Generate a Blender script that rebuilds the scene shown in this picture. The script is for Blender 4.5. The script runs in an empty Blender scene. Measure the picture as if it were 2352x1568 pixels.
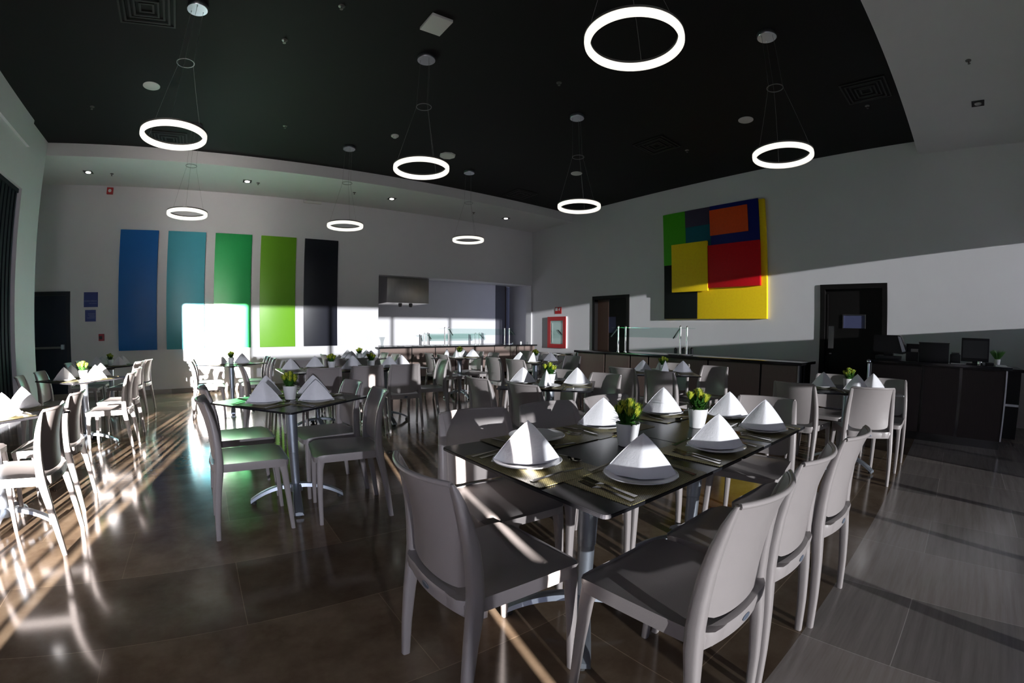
import bpy, bmesh, math, random
from mathutils import Vector, Matrix

PI = math.pi
SC = bpy.context.scene
COL = SC.collection
random.seed(4)

# ------------------------------------------------------------------ camera (real wide fisheye lens)
CZ = 1.20262
cam = bpy.data.cameras.new('camera'); cam_o = bpy.data.objects.new('camera', cam); COL.objects.link(cam_o)
SC.camera = cam_o
cam.type = 'PANO'
_t = cam if hasattr(cam, 'panorama_type') else cam.cycles
_t.panorama_type = 'FISHEYE_LENS_POLYNOMIAL'
_t.fisheye_fov = PI
cam.sensor_width = 36; cam.sensor_height = 24
_s = 2352 / 36; _f = 1035.48671
for _i, _k in enumerate([0, -_s/_f, -0.06848105*_s**2/1e3/_f, 0.18028938*_s**3/1e6/_f, -0.0597702*_s**4/1e9/_f]):
    setattr(_t, 'fisheye_polynomial_k%d' % _i, _k)
cam.shift_x = (1176 - 1153.60183) / 2352
cam.shift_y = (830.8583 - 784) / 1568
cam.clip_start = .05; cam.clip_end = 200
_y, _p, _r = 0.62701, -0.06613, 0.00574
F = Vector((math.sin(_y)*math.cos(_p), math.cos(_y)*math.cos(_p), math.sin(_p)))
R0 = Vector((math.cos(_y), -math.sin(_y), 0)); U0 = R0.cross(F)
R1 = math.cos(_r)*R0 + math.sin(_r)*U0; U1 = -math.sin(_r)*R0 + math.cos(_r)*U0
_M = Matrix((R1, U1, -F)).transposed().to_4x4(); _M.translation = (0, 0, CZ)
cam_o.matrix_world = _M

# ------------------------------------------------------------------ view, world, sun
SC.view_settings.view_transform = 'Standard'
SC.view_settings.look = 'None'
SC.view_settings.exposure = 0.0
SC.view_settings.gamma = 1.0
SC.view_settings.use_curve_mapping = False
cy = SC.cycles
cy.max_bounces = 9; cy.diffuse_bounces = 5; cy.glossy_bounces = 4; cy.transmission_bounces = 6
cy.transparent_max_bounces = 12; cy.sample_clamp_indirect = 25.0; cy.use_denoising = True
cy.caustics_reflective = True; cy.blur_glossy = 0.5

w = bpy.data.worlds.new('sky'); SC.world = w; w.use_nodes = True
bg = w.node_tree.nodes['Background']
bg.inputs[0].default_value = (.60, .68, 1.0, 1); bg.inputs[1].default_value = 1.8

sun = bpy.data.lights.new('sun', 'SUN'); sun_o = bpy.data.objects.new('sun', sun); COL.objects.link(sun_o)
sun.energy = 92; sun.angle = math.radians(.55); sun.color = (1, .93, .87)
_d = Vector((.21, 1, -.082)).normalized()
sun_o.rotation_euler = _d.to_track_quat('-Z', 'Y').to_euler()

# room numbers
XL, XR, YF, YG = -3.109, 8.558, 10.308, -1.30       # left wall, right wall, far wall, glass front
ZC, ZS = 4.465, 4.237                               # black ceiling, white soffits
YFS, YNS = 8.595, 0.414                             # fascias
# ------------------------------------------------------------------ materials
def newmat(name):
    m = bpy.data.materials.new(name); m.use_nodes = True
    return m, m.node_tree, m.node_tree.nodes['Principled BSDF']
def mat(name, col, rough=.5, metal=0., spec=.5, noise=0., nscale=8., emit=None, es=0., coat=0., bump=0., bscale=60., stretch=None):
    m, nt, b = newmat(name)
    b.inputs['Base Color'].default_value = (*col, 1)
    b.inputs['Roughness'].default_value = rough
    b.inputs['Metallic'].default_value = metal
    b.inputs['Specular IOR Level'].default_value = spec
    b.inputs['Coat Weight'].default_value = coat
    if emit: b.inputs['Emission Color'].default_value = (*emit, 1); b.inputs['Emission Strength'].default_value = es
    tc = nt.nodes.new('ShaderNodeTexCoord')
    vec = tc.outputs['Object']
    if stretch:
        mp = nt.nodes.new('ShaderNodeMapping'); mp.inputs['Scale'].default_value = stretch
        nt.links.new(vec, mp.inputs[0]); vec = mp.outputs[0]
    n = nt.nodes.new('ShaderNodeTexNoise'); n.inputs['Scale'].default_value = nscale; n.inputs['Detail'].default_value = 5
    nt.links.new(vec, n.inputs['Vector'])
    mr = nt.nodes.new('ShaderNodeMapRange')
    mr.inputs['To Min'].default_value = 1-noise; mr.inputs['To Max'].default_value = 1+noise
    nt.links.new(n.outputs['Fac'], mr.inputs['Value'])
    mx = nt.nodes.new('ShaderNodeVectorMath'); mx.operation = 'SCALE'
    mx.inputs[0].default_value = col
    nt.links.new(mr.outputs[0], mx.inputs['Scale'])
    nt.links.new(mx.outputs[0], b.inputs['Base Color'])
    if bump:
        n2 = nt.nodes.new('ShaderNodeTexNoise'); n2.inputs['Scale'].default_value = bscale
        nt.links.new(tc.outputs['Object'], n2.inputs['Vector'])
        bp = nt.nodes.new('ShaderNodeBump'); bp.inputs['Strength'].default_value = bump; bp.inputs['Distance'].default_value = .004
        nt.links.new(n2.outputs['Fac'], bp.inputs['Height']); nt.links.new(bp.outputs[0], b.inputs['Normal'])
    return m
M = {}
M['wall'] = mat('wall_paint', (.715, .705, .735), .55, spec=.25, noise=.03, nscale=3, bump=.35, bscale=9)
M['soffit'] = mat('soffit_paint', (.78, .78, .79), .6, spec=.2, noise=.03, nscale=3)
M['ceil'] = mat('black_ceiling_paint', (.010, .010, .011), .7, spec=.25, noise=.1, nscale=5)
M['chair'] = mat('taupe_resin', (.305, .277, .275), .35, spec=.45, noise=.03, nscale=20, bump=.08, bscale=400)
M['top'] = mat('black_table_laminate', (.016, .016, .019), .27, spec=.45, noise=.1, nscale=30)
M['alu'] = mat('brushed_aluminium', (.55, .58, .63), .3, metal=1., noise=.05, nscale=60, stretch=(1, 1, .05))
M['satin'] = mat('satin_aluminium', (.36, .40, .46), .42, metal=.85, noise=.06, nscale=90)
M['steel'] = mat('stainless_steel', (.62, .61, .6), .17, metal=1., noise=.05, nscale=40)
M['hood'] = mat('hood_steel', (.42, .40, .38), .32, metal=1., noise=.12, nscale=14, stretch=(1, 1, .2))
M['china'] = mat('white_china', (.80, .80, .82), .12, spec=.5, noise=.01)
M['pot'] = mat('white_ceramic', (.78, .78, .79), .3, spec=.5, noise=.02)
M['linen'] = mat('white_linen', (.82, .82, .86), .8, spec=.15, noise=.03, nscale=30, bump=.25, bscale=90)
M['leaf'] = mat('plant_green', (.035, .12, .018), .45, noise=.35, nscale=60)
M['bud'] = mat('plant_yellow_green', (.42, .46, .04), .45, noise=.25, nscale=60)
M['grassg'] = mat('grass_green', (.13, .30, .08), .5, noise=.3, nscale=60)
M['blue'] = mat('blue_panel_paint', (.010, .14, .47), .38, spec=.4, noise=.03)
M['teal'] = mat('teal_panel_paint', (.06, .34, .43), .38, spec=.4, noise=.03)
M['green'] = mat('green_panel_paint', (.015, .33, .085), .38, spec=.4, noise=.03)
M['lime'] = mat('lime_panel_paint', (.17, .44, .02), .38, spec=.4, noise=.03)
M['black'] = mat('black_panel_paint', (.010, .011, .020), .38, spec=.4, noise=.05)
M['darkdoor'] = mat('dark_door', (.012, .016, .032), .5, spec=.3, noise=.08)
M['wenge'] = mat('wenge_frame', (.008, .007, .007), .5, spec=.2, noise=.2, nscale=12, stretch=(6, 6, .6))
M['brown'] = mat('brown_door_veneer', (.045, .024, .017), .45, spec=.3, noise=.2, nscale=10, stretch=(8, 8, .5))
M['wood'] = mat('grey_brown_laminate', (.235, .175, .155), .42, spec=.3, noise=.16, nscale=16, stretch=(7, 7, .35))
M['wood_shaded'] = mat('shaded_grey_brown_laminate', (.115, .082, .072), .42, spec=.3, noise=.16, nscale=16, stretch=(7, 7, .35))  # kitchen laminate repeated darker: shade on the buffet put into the colour
M['deskw'] = mat('dark_wenge_laminate', (.030, .022, .022), .45, spec=.25, noise=.25, nscale=14, stretch=(7, 7, .4))
M['stone'] = mat('black_granite', (.008, .008, .009), .14, spec=.5, noise=.3, nscale=80)
M['plast'] = mat('black_plastic', (.010, .010, .012), .4, spec=.35, noise=.05)
M['screen'] = mat('dark_screen', (.022, .025, .028), .35, spec=.4, noise=.03)
M['led'] = mat('led_diffuser', (.9, .9, .88), .5, emit=(1, .96, .87), es=1.0)
M['ledrim'] = mat('lamp_grey_metal', (.16, .155, .15), .4, metal=.6)
M['white'] = mat('white_plastic', (.72, .72, .70), .45, noise=.02)
M['spot'] = mat('spot_glow', (1, 1, 1), .5, emit=(1, .97, .9), es=9)
M['spotoff'] = mat('spot_dim', (.6, .6, .6), .25, metal=.6)
M['vent'] = mat('black_vent', (.005, .005, .005), .6, spec=.2)
M['red'] = mat('fire_red', (.45, .01, .012), .35, noise=.05)
M['redpull'] = mat('alarm_red', (.40, .03, .05), .4, noise=.05)
M['signblue'] = mat('sign_blue', (.025, .045, .24), .4, noise=.12, nscale=10)
M['signtext'] = mat('sign_pale_text', (.22, .26, .5), .5)
M['cable'] = mat('steel_cable', (.30, .30, .30), .45, metal=.8)
M['cut'] = mat('cutlery_steel', (.36, .345, .32), .16, metal=1.)
M['bluewin'] = mat('vision_panel_glass', (.10, .11, .22), .12, spec=.5)
M['paper'] = mat('white_paper', (.6, .6, .6), .8)
M['rubber'] = mat('dark_foot', (.03, .03, .03), .7)
M['terrace'] = mat('wet_terrace_paving', (.72, .70, .68), .34, spec=1.0, noise=.1)
M['blind'] = mat('dark_blind_fabric', (.016, .019, .026), .7, spec=.2, noise=.1)
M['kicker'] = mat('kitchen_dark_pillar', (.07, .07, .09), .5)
for nm, c in dict(p_green=(.06, .40, .01), p_purple=(.05, .04, .085), p_teal=(.006, .12, .17), p_navy=(.003, .009, .16), p_orange=(.80, .085, .012),
                  p_yellow=(1.0, .70, .01), p_red=(.66, .004, .012), p_black=(.003, .005, .005)).items():
    M[nm] = mat('artwork_'+nm[2:], c, .6, spec=.25, noise=.12, nscale=25, bump=.3, bscale=120)

def clear_glass(name, tint=(.9, .95, .93), gl=.08, rough=.02):
    m, nt, b = newmat(name)
    nt.nodes.remove(b)
    out = nt.nodes['Material Output']
    tr = nt.nodes.new('ShaderNodeBsdfTransparent'); tr.inputs[0].default_value = (*tint, 1)
    g = nt.nodes.new('ShaderNodeBsdfGlossy'); g.inputs['Roughness'].default_value = rough
    mx = nt.nodes.new('ShaderNodeMixShader'); mx.inputs[0].default_value = gl
    nt.links.new(tr.outputs[0], mx.inputs[1]); nt.links.new(g.outputs[0], mx.inputs[2]); nt.links.new(mx.outputs[0], out.inputs[0])
    return m
M['tint'] = clear_glass('tinted_window_glass', (.222, .232, .242), .03)
M['shade_pane'] = clear_glass('shading_pane_glass', (.10, .105, .115), .03)  # unseen darker panes, added to keep sun off some tables and chairs
M['glass'] = clear_glass('clear_glass', (.84, .92, .90), .06)
M['vase'] = clear_glass('vase_glass', (.85, .88, .88), .12)

def floor_mat(name, c1, c2, c3, bw, bh, rot, streak, rough):
    m, nt, b = newmat(name)
    tc = nt.nodes.new('ShaderNodeTexCoord')
    mp = nt.nodes.new('ShaderNodeMapping'); mp.inputs['Rotation'].default_value = (0, 0, rot)
    nt.links.new(tc.outputs['Object'], mp.inputs[0])
    br = nt.nodes.new('ShaderNodeTexBrick'); br.offset = .5
    br.inputs['Scale'].default_value = 1; br.inputs['Mortar Size'].default_value = .002
    br.inputs['Brick Width'].default_value = bw; br.inputs['Row Height'].default_value = bh
    br.inputs['Color1'].default_value = (.72, .72, .72, 1); br.inputs['Color2'].default_value = (1.25, 1.22, 1.2, 1); br.inputs['Mortar'].default_value = (1.7, 1.7, 1.7, 1)
    nt.links.new(mp.outputs[0], br.inputs['Vector'])
    n = nt.nodes.new('ShaderNodeTexNoise'); n.inputs['Scale'].default_value = 3.2; n.inputs['Detail'].default_value = 9; n.inputs['Roughness'].default_value = .65
    m2 = nt.nodes.new('ShaderNodeMapping'); m2.inputs['Scale'].default_value = streak; m2.inputs['Rotation'].default_value = (0, 0, rot)
    nt.links.new(tc.outputs['Object'], m2.inputs[0]); nt.links.new(m2.outputs[0], n.inputs['Vector'])
    cr = nt.nodes.new('ShaderNodeValToRGB')
    cr.color_ramp.elements[0].position = .32; cr.color_ramp.elements[0].color = (*c1, 1)
    cr.color_ramp.elements[1].position = .72; cr.color_ramp.elements[1].color = (*c3, 1)
    e = cr.color_ramp.elements.new(.52); e.color = (*c2, 1)
    nt.links.new(n.outputs['Fac'], cr.inputs[0])
    mx = nt.nodes.new('ShaderNodeMix'); mx.data_type = 'RGBA'; mx.blend_type = 'MULTIPLY'; mx.inputs[0].default_value = 1
    nt.links.new(cr.outputs[0], mx.inputs[6]); nt.links.new(br.outputs['Color'], mx.inputs[7])
    nt.links.new(mx.outputs[2], b.inputs['Base Color'])
    b.inputs['Roughness'].default_value = rough
    b.inputs['Specular IOR Level'].default_value = .5
    return m
M['floor'] = floor_mat('brown_marble_tiles', (.135, .090, .060), (.21, .153, .104), (.28, .215, .155), 1.2, .6, 0, (1, 1, 1), .13)
M['floorg'] = floor_mat('grey_travertine_tiles', (.25, .22, .205), (.31, .28, .262), (.36, .33, .31), 1.2, .6, PI/2, (.5, 9, 1), .16)
M['terr'] = M['terrace']

def mat_woven():
    m, nt, b = newmat('woven_placemat')
    tc = nt.nodes.new('ShaderNodeTexCoord')
    ck = nt.nodes.new('ShaderNodeTexBrick'); ck.offset = .5
    ck.inputs['Scale'].default_value = 1; ck.inputs['Brick Width'].default_value = .008; ck.inputs['Row Height'].default_value = .0045
    ck.inputs['Mortar Size'].default_value = .0011
    ck.inputs['Color1'].default_value = (.62, .54, .25, 1); ck.inputs['Color2'].default_value = (.40, .35, .15, 1); ck.inputs['Mortar'].default_value = (.05, .042, .020, 1)
    nt.links.new(tc.outputs['Object'], ck.inputs['Vector'])
    nt.links.new(ck.outputs['Color'], b.inputs['Base Color'])
    b.inputs['Roughness'].default_value = .38
    bp = nt.nodes.new('ShaderNodeBump'); bp.inputs['Strength'].default_value = .5; bp.inputs['Distance'].default_value = .0015; bp.invert = True
    nt.links.new(ck.outputs['Fac'], bp.inputs['Height']); nt.links.new(bp.outputs[0], b.inputs['Normal'])
    return m
M['mat'] = mat_woven()

# ------------------------------------------------------------------ mesh helpers
def link(name, bm, m, parent=None, smooth=None, loc=None, rz=0.):
    me = bpy.data.meshes.new(name); bm.to_mesh(me); bm.free()
    for x in (m if isinstance(m, (list, tuple)) else [m]): me.materials.append(x)
    if smooth is not None:
        for p in me.polygons: p.use_smooth = True
        me.set_sharp_from_angle(angle=math.radians(smooth))
    o = bpy.data.objects.new(name, me); COL.objects.link(o)
    if parent: o.parent = parent
    if loc: o.location = loc
    o.rotation_euler.z = rz
    return o
def tag(o, label, cat, group=None, kind=None):
    o['label'] = label; o['category'] = cat
    if group: o['group'] = group
    if kind: o['kind'] = kind
    return o
def struct(o):
    o['kind'] = 'structure'; return o
def thing(name, loc=(0, 0, 0), rz=0):
    o = bpy.data.objects.new(name, None); COL.objects.link(o); o.location = loc; o.rotation_euler.z = rz
    o.empty_display_size = .1
    return o
def copy_tree(o, parent=None):
    c = o.copy(); COL.objects.link(c)
    if parent: c.parent = parent
    for ch in list(o.children): copy_tree(ch, c)
    return c
def box(bm, a, b, mi=0, bev=0.):
    vs = [bm.verts.new((x, y, z)) for x in (a[0], b[0]) for y in (a[1], b[1]) for z in (a[2], b[2])]
    fs = []
    for q in ((0, 1, 3, 2), (4, 6, 7, 5), (0, 4, 5, 1), (2, 3, 7, 6), (0, 2, 6, 4), (1, 5, 7, 3)):
        f = bm.faces.new([vs[i] for i in q]); f.material_index = mi; fs.append(f)
    bmesh.ops.recalc_face_normals(bm, faces=fs)
    if bev:
        es = list({e for f in fs for e in f.edges})
        bmesh.ops.bevel(bm, geom=es, offset=bev, segments=2, profile=.6, affect='EDGES')
def boxm(name, a, b, m, parent=None, bev=0., smooth=None):
    """box whose origin sits at its base centre"""
    bm = bmesh.new(); c = ((a[0]+b[0])/2, (a[1]+b[1])/2, min(a[2], b[2]))
    box(bm, [a[i]-c[i] for i in range(3)], [b[i]-c[i] for i in range(3)], bev=bev)
    return link(name, bm, m, parent, smooth=smooth if smooth else (40 if bev else None), loc=c)
def ring(bm, pts): return [bm.verts.new(p) for p in pts]
def bridge(bm, A, B, mi=0):
    n = len(A)
    for i in range(n):
        f = bm.faces.new((A[i], A[(i+1) % n], B[(i+1) % n], B[i])); f.material_index = mi
def lathe(bm, prof, n=24, c=(0, 0, 0), mi=0, cap=True, twist=0, facet=0):
    rs = []
    for k, (r, z) in enumerate(prof):
        pts = []
        for i in range(n):
            a = 2*PI*i/n
            rr = r
            if facet: rr = r*(1+facet*math.cos(7*(a+twist*k/len(prof))))
            pts.append((c[0]+rr*math.cos(a), c[1]+rr*math.sin(a), c[2]+z))
        rs.append(ring(bm, pts))
    for A, B in zip(rs, rs[1:]): bridge(bm, A, B, mi)
    if cap:
        for Rr in (rs[0][::-1], rs[-1]):
            f = bm.faces.new(Rr); f.material_index = mi
    return rs
def torus_band(bm, prof, R, n=64, c=(0, 0, 0), mi=0):
    """prof: closed list of (dr, z) swept round a circle of radius R"""
    rs = []
    for i in range(n):
        a = 2*PI*i/n
        rs.append(ring(bm, [(c[0]+(R+d)*math.cos(a), c[1]+(R+d)*math.sin(a), c[2]+z) for d, z in prof]))
    for i in range(n):
        A, B = rs[i], rs[(i+1) % n]
        bridge(bm, A, B, mi)
def tube(bm, pts, r, n=8, mi=0, cap=True):
    pts = [Vector(p) for p in pts]
    if not isinstance(r, (list, tuple)): r = [r]*len(pts)
    rs = []
    for i, p in enumerate(pts):
        t = (pts[min(i+1, len(pts)-1)]-pts[max(i-1, 0)]).normalized()
        u = t.orthogonal() if abs(t.z) > .9 else t.cross(Vector((0, 0, 1)))
        if abs(t.z) > .9: u = t.cross(Vector((0, 1, 0)))
        u.normalize(); v = t.cross(u)
        rs.append(ring(bm, [p+r[i]*(math.cos(2*PI*k/n)*u+math.sin(2*PI*k/n)*v) for k in range(n)]))
    for A, B in zip(rs, rs[1:]): bridge(bm, A, B, mi)
    if cap:
        bm.faces.new(rs[0][::-1]); bm.faces.new(rs[-1])
def rrect(w, h, r, k=3):
    """rounded rectangle outline, ccw"""
    pts = []
    for cx, cyy, a0 in ((w/2-r, h/2-r, 0), (-w/2+r, h/2-r, PI/2), (-w/2+r, -h/2+r, PI), (w/2-r, -h/2+r, 1.5*PI)):
        for i in range(k+1):
            a = a0+PI/2*i/k
            pts.append((cx+r*math.cos(a), cyy+r*math.sin(a)))
    return pts
def loft(bm, secs, mi=0):
    """secs: list of (centre, w along x, d along y, corner r) horizontal sections"""
    rs = [ring(bm, [(c[0]+x, c[1]+y, c[2]) for x, y in rrect(ww, dd, rr)]) for c, ww, dd, rr in secs]
    for A, B in zip(rs, rs[1:]): bridge(bm, A, B, mi)
    bm.faces.new(rs[0][::-1]); bm.faces.new(rs[-1])
    bmesh.ops.recalc_face_normals(bm, faces=bm.faces)
def wall_open(name, axis, c0, c1, u0, u1, z0, z1, holes, m):
    """solid wall between c0,c1 on `axis` ('x' or 'y'), spanning u0..u1, with rectangular holes (ua,ub,za,zb)"""
    us = sorted({u0, u1, *[h[0] for h in holes], *[h[1] for h in holes]})
    zs = sorted({z0, z1, *[h[2] for h in holes], *[h[3] for h in holes]})
    us = [u for u in us if u0 <= u <= u1]; zs = [z for z in zs if z0 <= z <= z1]
    nu, nz = len(us)-1, len(zs)-1
    solid = [[not any(h[0] <= (us[i]+us[i+1])/2 <= h[1] and h[2] <= (zs[j]+zs[j+1])/2 <= h[3] for h in holes) for j in range(nz)] for i in range(nu)]
    bm = bmesh.new(); cache = {}
    def V(c, u, z):
        k = (round(c, 4), round(u, 4), round(z, 4))
        if k not in cache: cache[k] = bm.verts.new((c, u, z) if axis == 'x' else (u, c, z))
        return cache[k]
    def sol(i, j): return 0 <= i < nu and 0 <= j < nz and solid[i][j]
    for i in range(nu):
        for j in range(nz):
            if not solid[i][j]: continue
            a, b, e, f = us[i], us[i+1], zs[j], zs[j+1]
            for c in (c0, c1): bm.faces.new((V(c, a, e), V(c, b, e), V(c, b, f), V(c, a, f)))
            if not sol(i-1, j): bm.faces.new((V(c0, a, e), V(c1, a, e), V(c1, a, f), V(c0, a, f)))
            if not sol(i+1, j): bm.faces.new((V(c0, b, e), V(c1, b, e), V(c1, b, f), V(c0, b, f)))
            if not sol(i, j-1): bm.faces.new((V(c0, a, e), V(c1, a, e), V(c1, b, e), V(c0, b, e)))
            if not sol(i, j+1): bm.faces.new((V(c0, a, f), V(c1, a, f), V(c1, b, f), V(c0, b, f)))
    bmesh.ops.recalc_face_normals(bm, faces=bm.faces)
    return struct(link(name, bm, m))

# ------------------------------------------------------------------ room shell
bm = bmesh.new()
XO0, XO1, YO1 = -4.6, 9.9, 12.9
for x0, x1, y0, y1, mi in ((XO0, XO1, YNS-.035, YO1, 0), (XO0, XO1, YG-.3, YNS-.035, 1)):
    vs = [bm.verts.new(p) for p in ((x0, y0, 0), (x1, y0, 0), (x1, y1, 0), (x0, y1, 0))]
    f = bm.faces.new(vs); f.material_index = mi
bmesh.ops.remove_doubles(bm, verts=bm.verts, dist=1e-4)
ext = bmesh.ops.extrude_face_region(bm, geom=list(bm.faces))
bmesh.ops.translate(bm, verts=[v for v in ext['geom'] if isinstance(v, bmesh.types.BMVert)], vec=(0, 0, -.2))
bmesh.ops.recalc_face_normals(bm, faces=bm.faces)
fl = struct(link('floor', bm, [M['floor'], M['floorg']]))
# ceiling: black middle, white soffits
struct(boxm('ceiling', (XL, YNS, ZC), (XR, YFS, ZC+.2), M['ceil']))
o = struct(boxm('ceiling_far_soffit', (XO0, YFS, ZS), (XR+.3, YF+.25, ZC+.2), M['soffit'])); o.name = 'ceiling.001'
o = struct(boxm('ceiling_near_soffit', (XL-.25, YG-.25, ZS), (XR+.3, YNS, ZC+.2), M['soffit'])); o.name = 'ceiling.002'
# left wall with tall blind-covered window
wall_open('wall_left', 'x', XL-.25, XL, YG-.16, YFS, 0, ZC+.2, [(.6, 7.72, 0, 3.41)], M['wall'])
wall_open('wall_alcove', 'x', XO0, XO0+.2, YFS-.3, YF+.25, 0, ZS, [], M['wall'])
wall_open('wall_alcove_return', 'y', YFS-.25, YFS, XO0+.2, XL-.25, 0, ZC+.2, [], M['wall'])
struct(boxm('trim_1', (XL, .2, 4.04), (XL+.05, 7.66, ZC), M['wall']))
# right wall
D1 = (6.70, 7.81, 0, 2.10); D2 = (1.11, 2.20, 0, 2.10)
wall_open('wall_right', 'x', XR, XR+.3, YG-.25, YF+.25, 0, ZC+.2, [D1, D2], M['wall'])
# far wall with kitchen pass and exit door
PO = (3.765, XR-.04, 0, 2.60)
wall_open('wall_far', 'y', YF, YF+.25, XO0, XR+.3, 0, ZC+.2, [PO, (-3.92, -3.02, 0, 2.06)], M['wall'])
# front (behind the camera): wall with the window band
WT = 2.752
# (x0, x1, z0, z1, glazing): open door bay, tinted panes, darker panes added low down to shade some furniture, one narrow open gap
GZ = [(XL+.02, -1.70, 0, WT, None), (-1.65, .15, 1.61, WT, 'tint'), (-1.65, .15, .05, 1.58, 'shade_pane'),
      (.19, .42, .05, 1.58, 'shade_pane'), (.42, .475, .05, 1.22, None), (.50, .93, .02, 1.05, 'tint'), (.50, .93, 1.07, 1.58, 'shade_pane'), (.95, 2.08, .02, 1.58, 'tint'), (.19, 2.08, 1.61, WT, 'tint'),
      (2.12, 3.12, .02, 1.58, 'tint'), (3.14, 4.03, .02, 1.02, 'tint'), (3.14, 4.03, 1.04, 1.58, 'shade_pane'), (2.12, 4.03, 1.61, WT, 'tint'),
      (4.07, 5.28, .02, 1.58, 'tint'), (5.30, 5.98, .02, 1.58, 'shade_pane'), (4.07, 5.98, 1.61, WT, 'tint'), (6.02, 7.0, .02, 1.42, 'shade_pane'), (6.02, XR-.001, 1.46, WT, 'tint')]
GZ = [(a if a < XL+.1 else a-.048, b if b > 8.5 else b-.048, e, f, g_) for a, b, e, f, g_ in GZ]
wall_open('wall_near', 'y', YG-.16, YG, XL-.25, XR+.3, 0, ZC+.2, [g[:4] for g in GZ], M['wall'])
k = 0
for a, b, e, f, gl in GZ:
    if not gl: continue
    k += 1; bm = bmesh.new(); y = YG-.08; r_ = b-(.0 if b > 8 else .02)
    box(bm, (a+.02, y-.006, e+.02), (r_, y+.006, f-.02))
    g = link('window_%d' % k, bm, M[gl]); struct(g)
    bm = bmesh.new(); sides = [((a, e), (a+.02, f)), ((a+.02, e), (r_, e+.02)), ((a+.02, f-.02), (r_, f))]
    if b < 8: sides.append(((b-.02, e), (b, f)))
    for aa, bb in sides: box(bm, (aa[0], y-.03, aa[1]), (bb[0], y+.03, bb[1]))
    link('window_frame', bm, M['plast'], g)
# left window glass and vertical blinds
g = struct(boxm('window_%d' % (k+1), (XL-.2, .62, .02), (XL-.19, 7.70, 3.39), M['tint']))
bm = bmesh.new()
y = .62; i = 0
while y < 7.66:
    box(bm, (XL-.10, y, .06), (XL-.07 + (.014 if i % 2 else 0), y+.052, 3.34)); y += .068; i += 1
bl = thing('vertical_blind', (0, 0, 0))
link('slats', bm, M['blind'], bl)
boxm('head_rail', (XL-.14, .62, 3.34), (XL-.04, 7.70, 3.40), M['blind'], bl)
tag(bl, 'tall dark vertical blind covering the window in the left wall', 'blind')
# kitchen behind the pass
o = struct(boxm('wall_kitchen_far', (3.0, 12.3, 0), (8.62, 12.5, 2.9), M['wall']))
o = struct(boxm('wall_kitchen_left', (3.2, YF+.25, 0), (3.4, 12.3, 2.9), M['wall']))
o = struct(boxm('wall_kitchen_right', (9.35, YF+.25, 0), (9.5, 12.5, 2.9), M['wall']))
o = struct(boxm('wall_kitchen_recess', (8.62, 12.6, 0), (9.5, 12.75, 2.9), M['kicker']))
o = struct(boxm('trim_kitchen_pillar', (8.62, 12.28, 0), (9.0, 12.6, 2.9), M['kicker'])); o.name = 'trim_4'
o = struct(boxm('ceiling_kitchen', (3.2, YF+.25, 2.78), (9.5, 12.75, 2.9), M['soffit'])); o.name = 'ceiling.003'
bm = bmesh.new(); tube(bm, [(9.1, 12.45, 0.0), (9.1, 12.45, 2.78)], .06, 12)
tag(link('pipe', bm, M['brown'], smooth=40), 'brown vertical pipe in the dark corner of the kitchen', 'pipe')
# baseboards
struct(boxm('baseboard_far', (XO0+.2, YF-.012, 0), (3.7, YF, .09), M['floorg']))
# outside: terrace and unseen slats added to stripe the low sun
struct(boxm('ground_terrace', (-40, -75, -.25), (30, YG-.3, -.03), M['terrace']))
bm = bmesh.new()
for k, x in enumerate([-4.60, -4.38, -4.29, -4.10, -3.93, -3.80, -3.60, -3.52, -3.33, -3.16, -3.02, -2.86, -2.74, -2.52, -2.40, -2.24, -2.08]):
    ww = (.035, .05, .028, .04)[k % 4]
    box(bm, (x, -2.42, -.03), (x+ww, -2.40, .62+.05*(k % 3)))
box(bm, (-4.7, -2.45, .66), (-2.0, -2.38, .72))
rl = link('sun_stripe_slats', bm, M['plast']); struct(rl); rl.name = 'added_sun_slats'

# ------------------------------------------------------------------ doors on the walls
def door_right(name, y0, y1, z1, kind):
    t = struct(thing(name, (XR, (y0+y1)/2, 0)))
    w2 = (y1-y0)/2; fw = .055
    bm = bmesh.new()
    box(bm, (-.024, -w2, 0), (.10, -w2+fw+.03, z1)); box(bm, (-.024, w2-fw-.03, 0), (.10, w2, z1)); box(bm, (-.024, -w2+fw+.03, z1-fw-.03), (.10, w2-fw-.03, z1))
    link('door_frame', bm, M['wenge'], t)
    iw = w2-fw-.03
    if kind == 1:
        boxm('door_leaf', (.10, iw-.36, .01), (.14, iw, z1-.083), M['brown'], t)
        bm = bmesh.new(); box(bm, (.12, -iw, .01), (.16, iw-.37, z1-.06)); lf = link('door_leaf', bm, M['wenge'], t)
        boxm('vision_panel', (.114, -.10+.02, 1.22), (.125, .20, 1.62), M['bluewin'], lf)
    else:
        bm = bmesh.new(); box(bm, (.06, -iw, .01), (.10, iw, z1-.083)); lf = link('door_leaf', bm, M['wenge'], t)
        bm = bmesh.new()
        for a, b in (((-.215, 1.385), (-.195, 1.625)), ((.175, 1.385), (.195, 1.625)), ((-.195, 1.605), (.175, 1.625))): box(bm, (.045, a[0], a[1]), (.06, b[0], b[1]))
        link('vision_trim', bm, M['steel'], lf)
        boxm('vision_panel', (.052, -.195, 1.39), (.059, .175, 1.605), M['bluewin'], lf)
        boxm('push_plate', (.052, .345, 1.03), (.059, .445, 1.42), M['steel'], lf)
        boxm('edge_strip', (.03, .452, 1.15), (.055, .478, 1.98), M['wenge'], lf)
        boxm('lock_cylinder', (.05, .375, .93), (.06, .42, .95), M['steel'], lf)
    return t
door_right('door_1', 6.655, 7.85, 2.145, 1)
door_right('door_2', 1.075, 2.24, 2.145, 2)
t = struct(thing('door_3', (-3.47, YF, 0)))
bm = bmesh.new()
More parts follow.
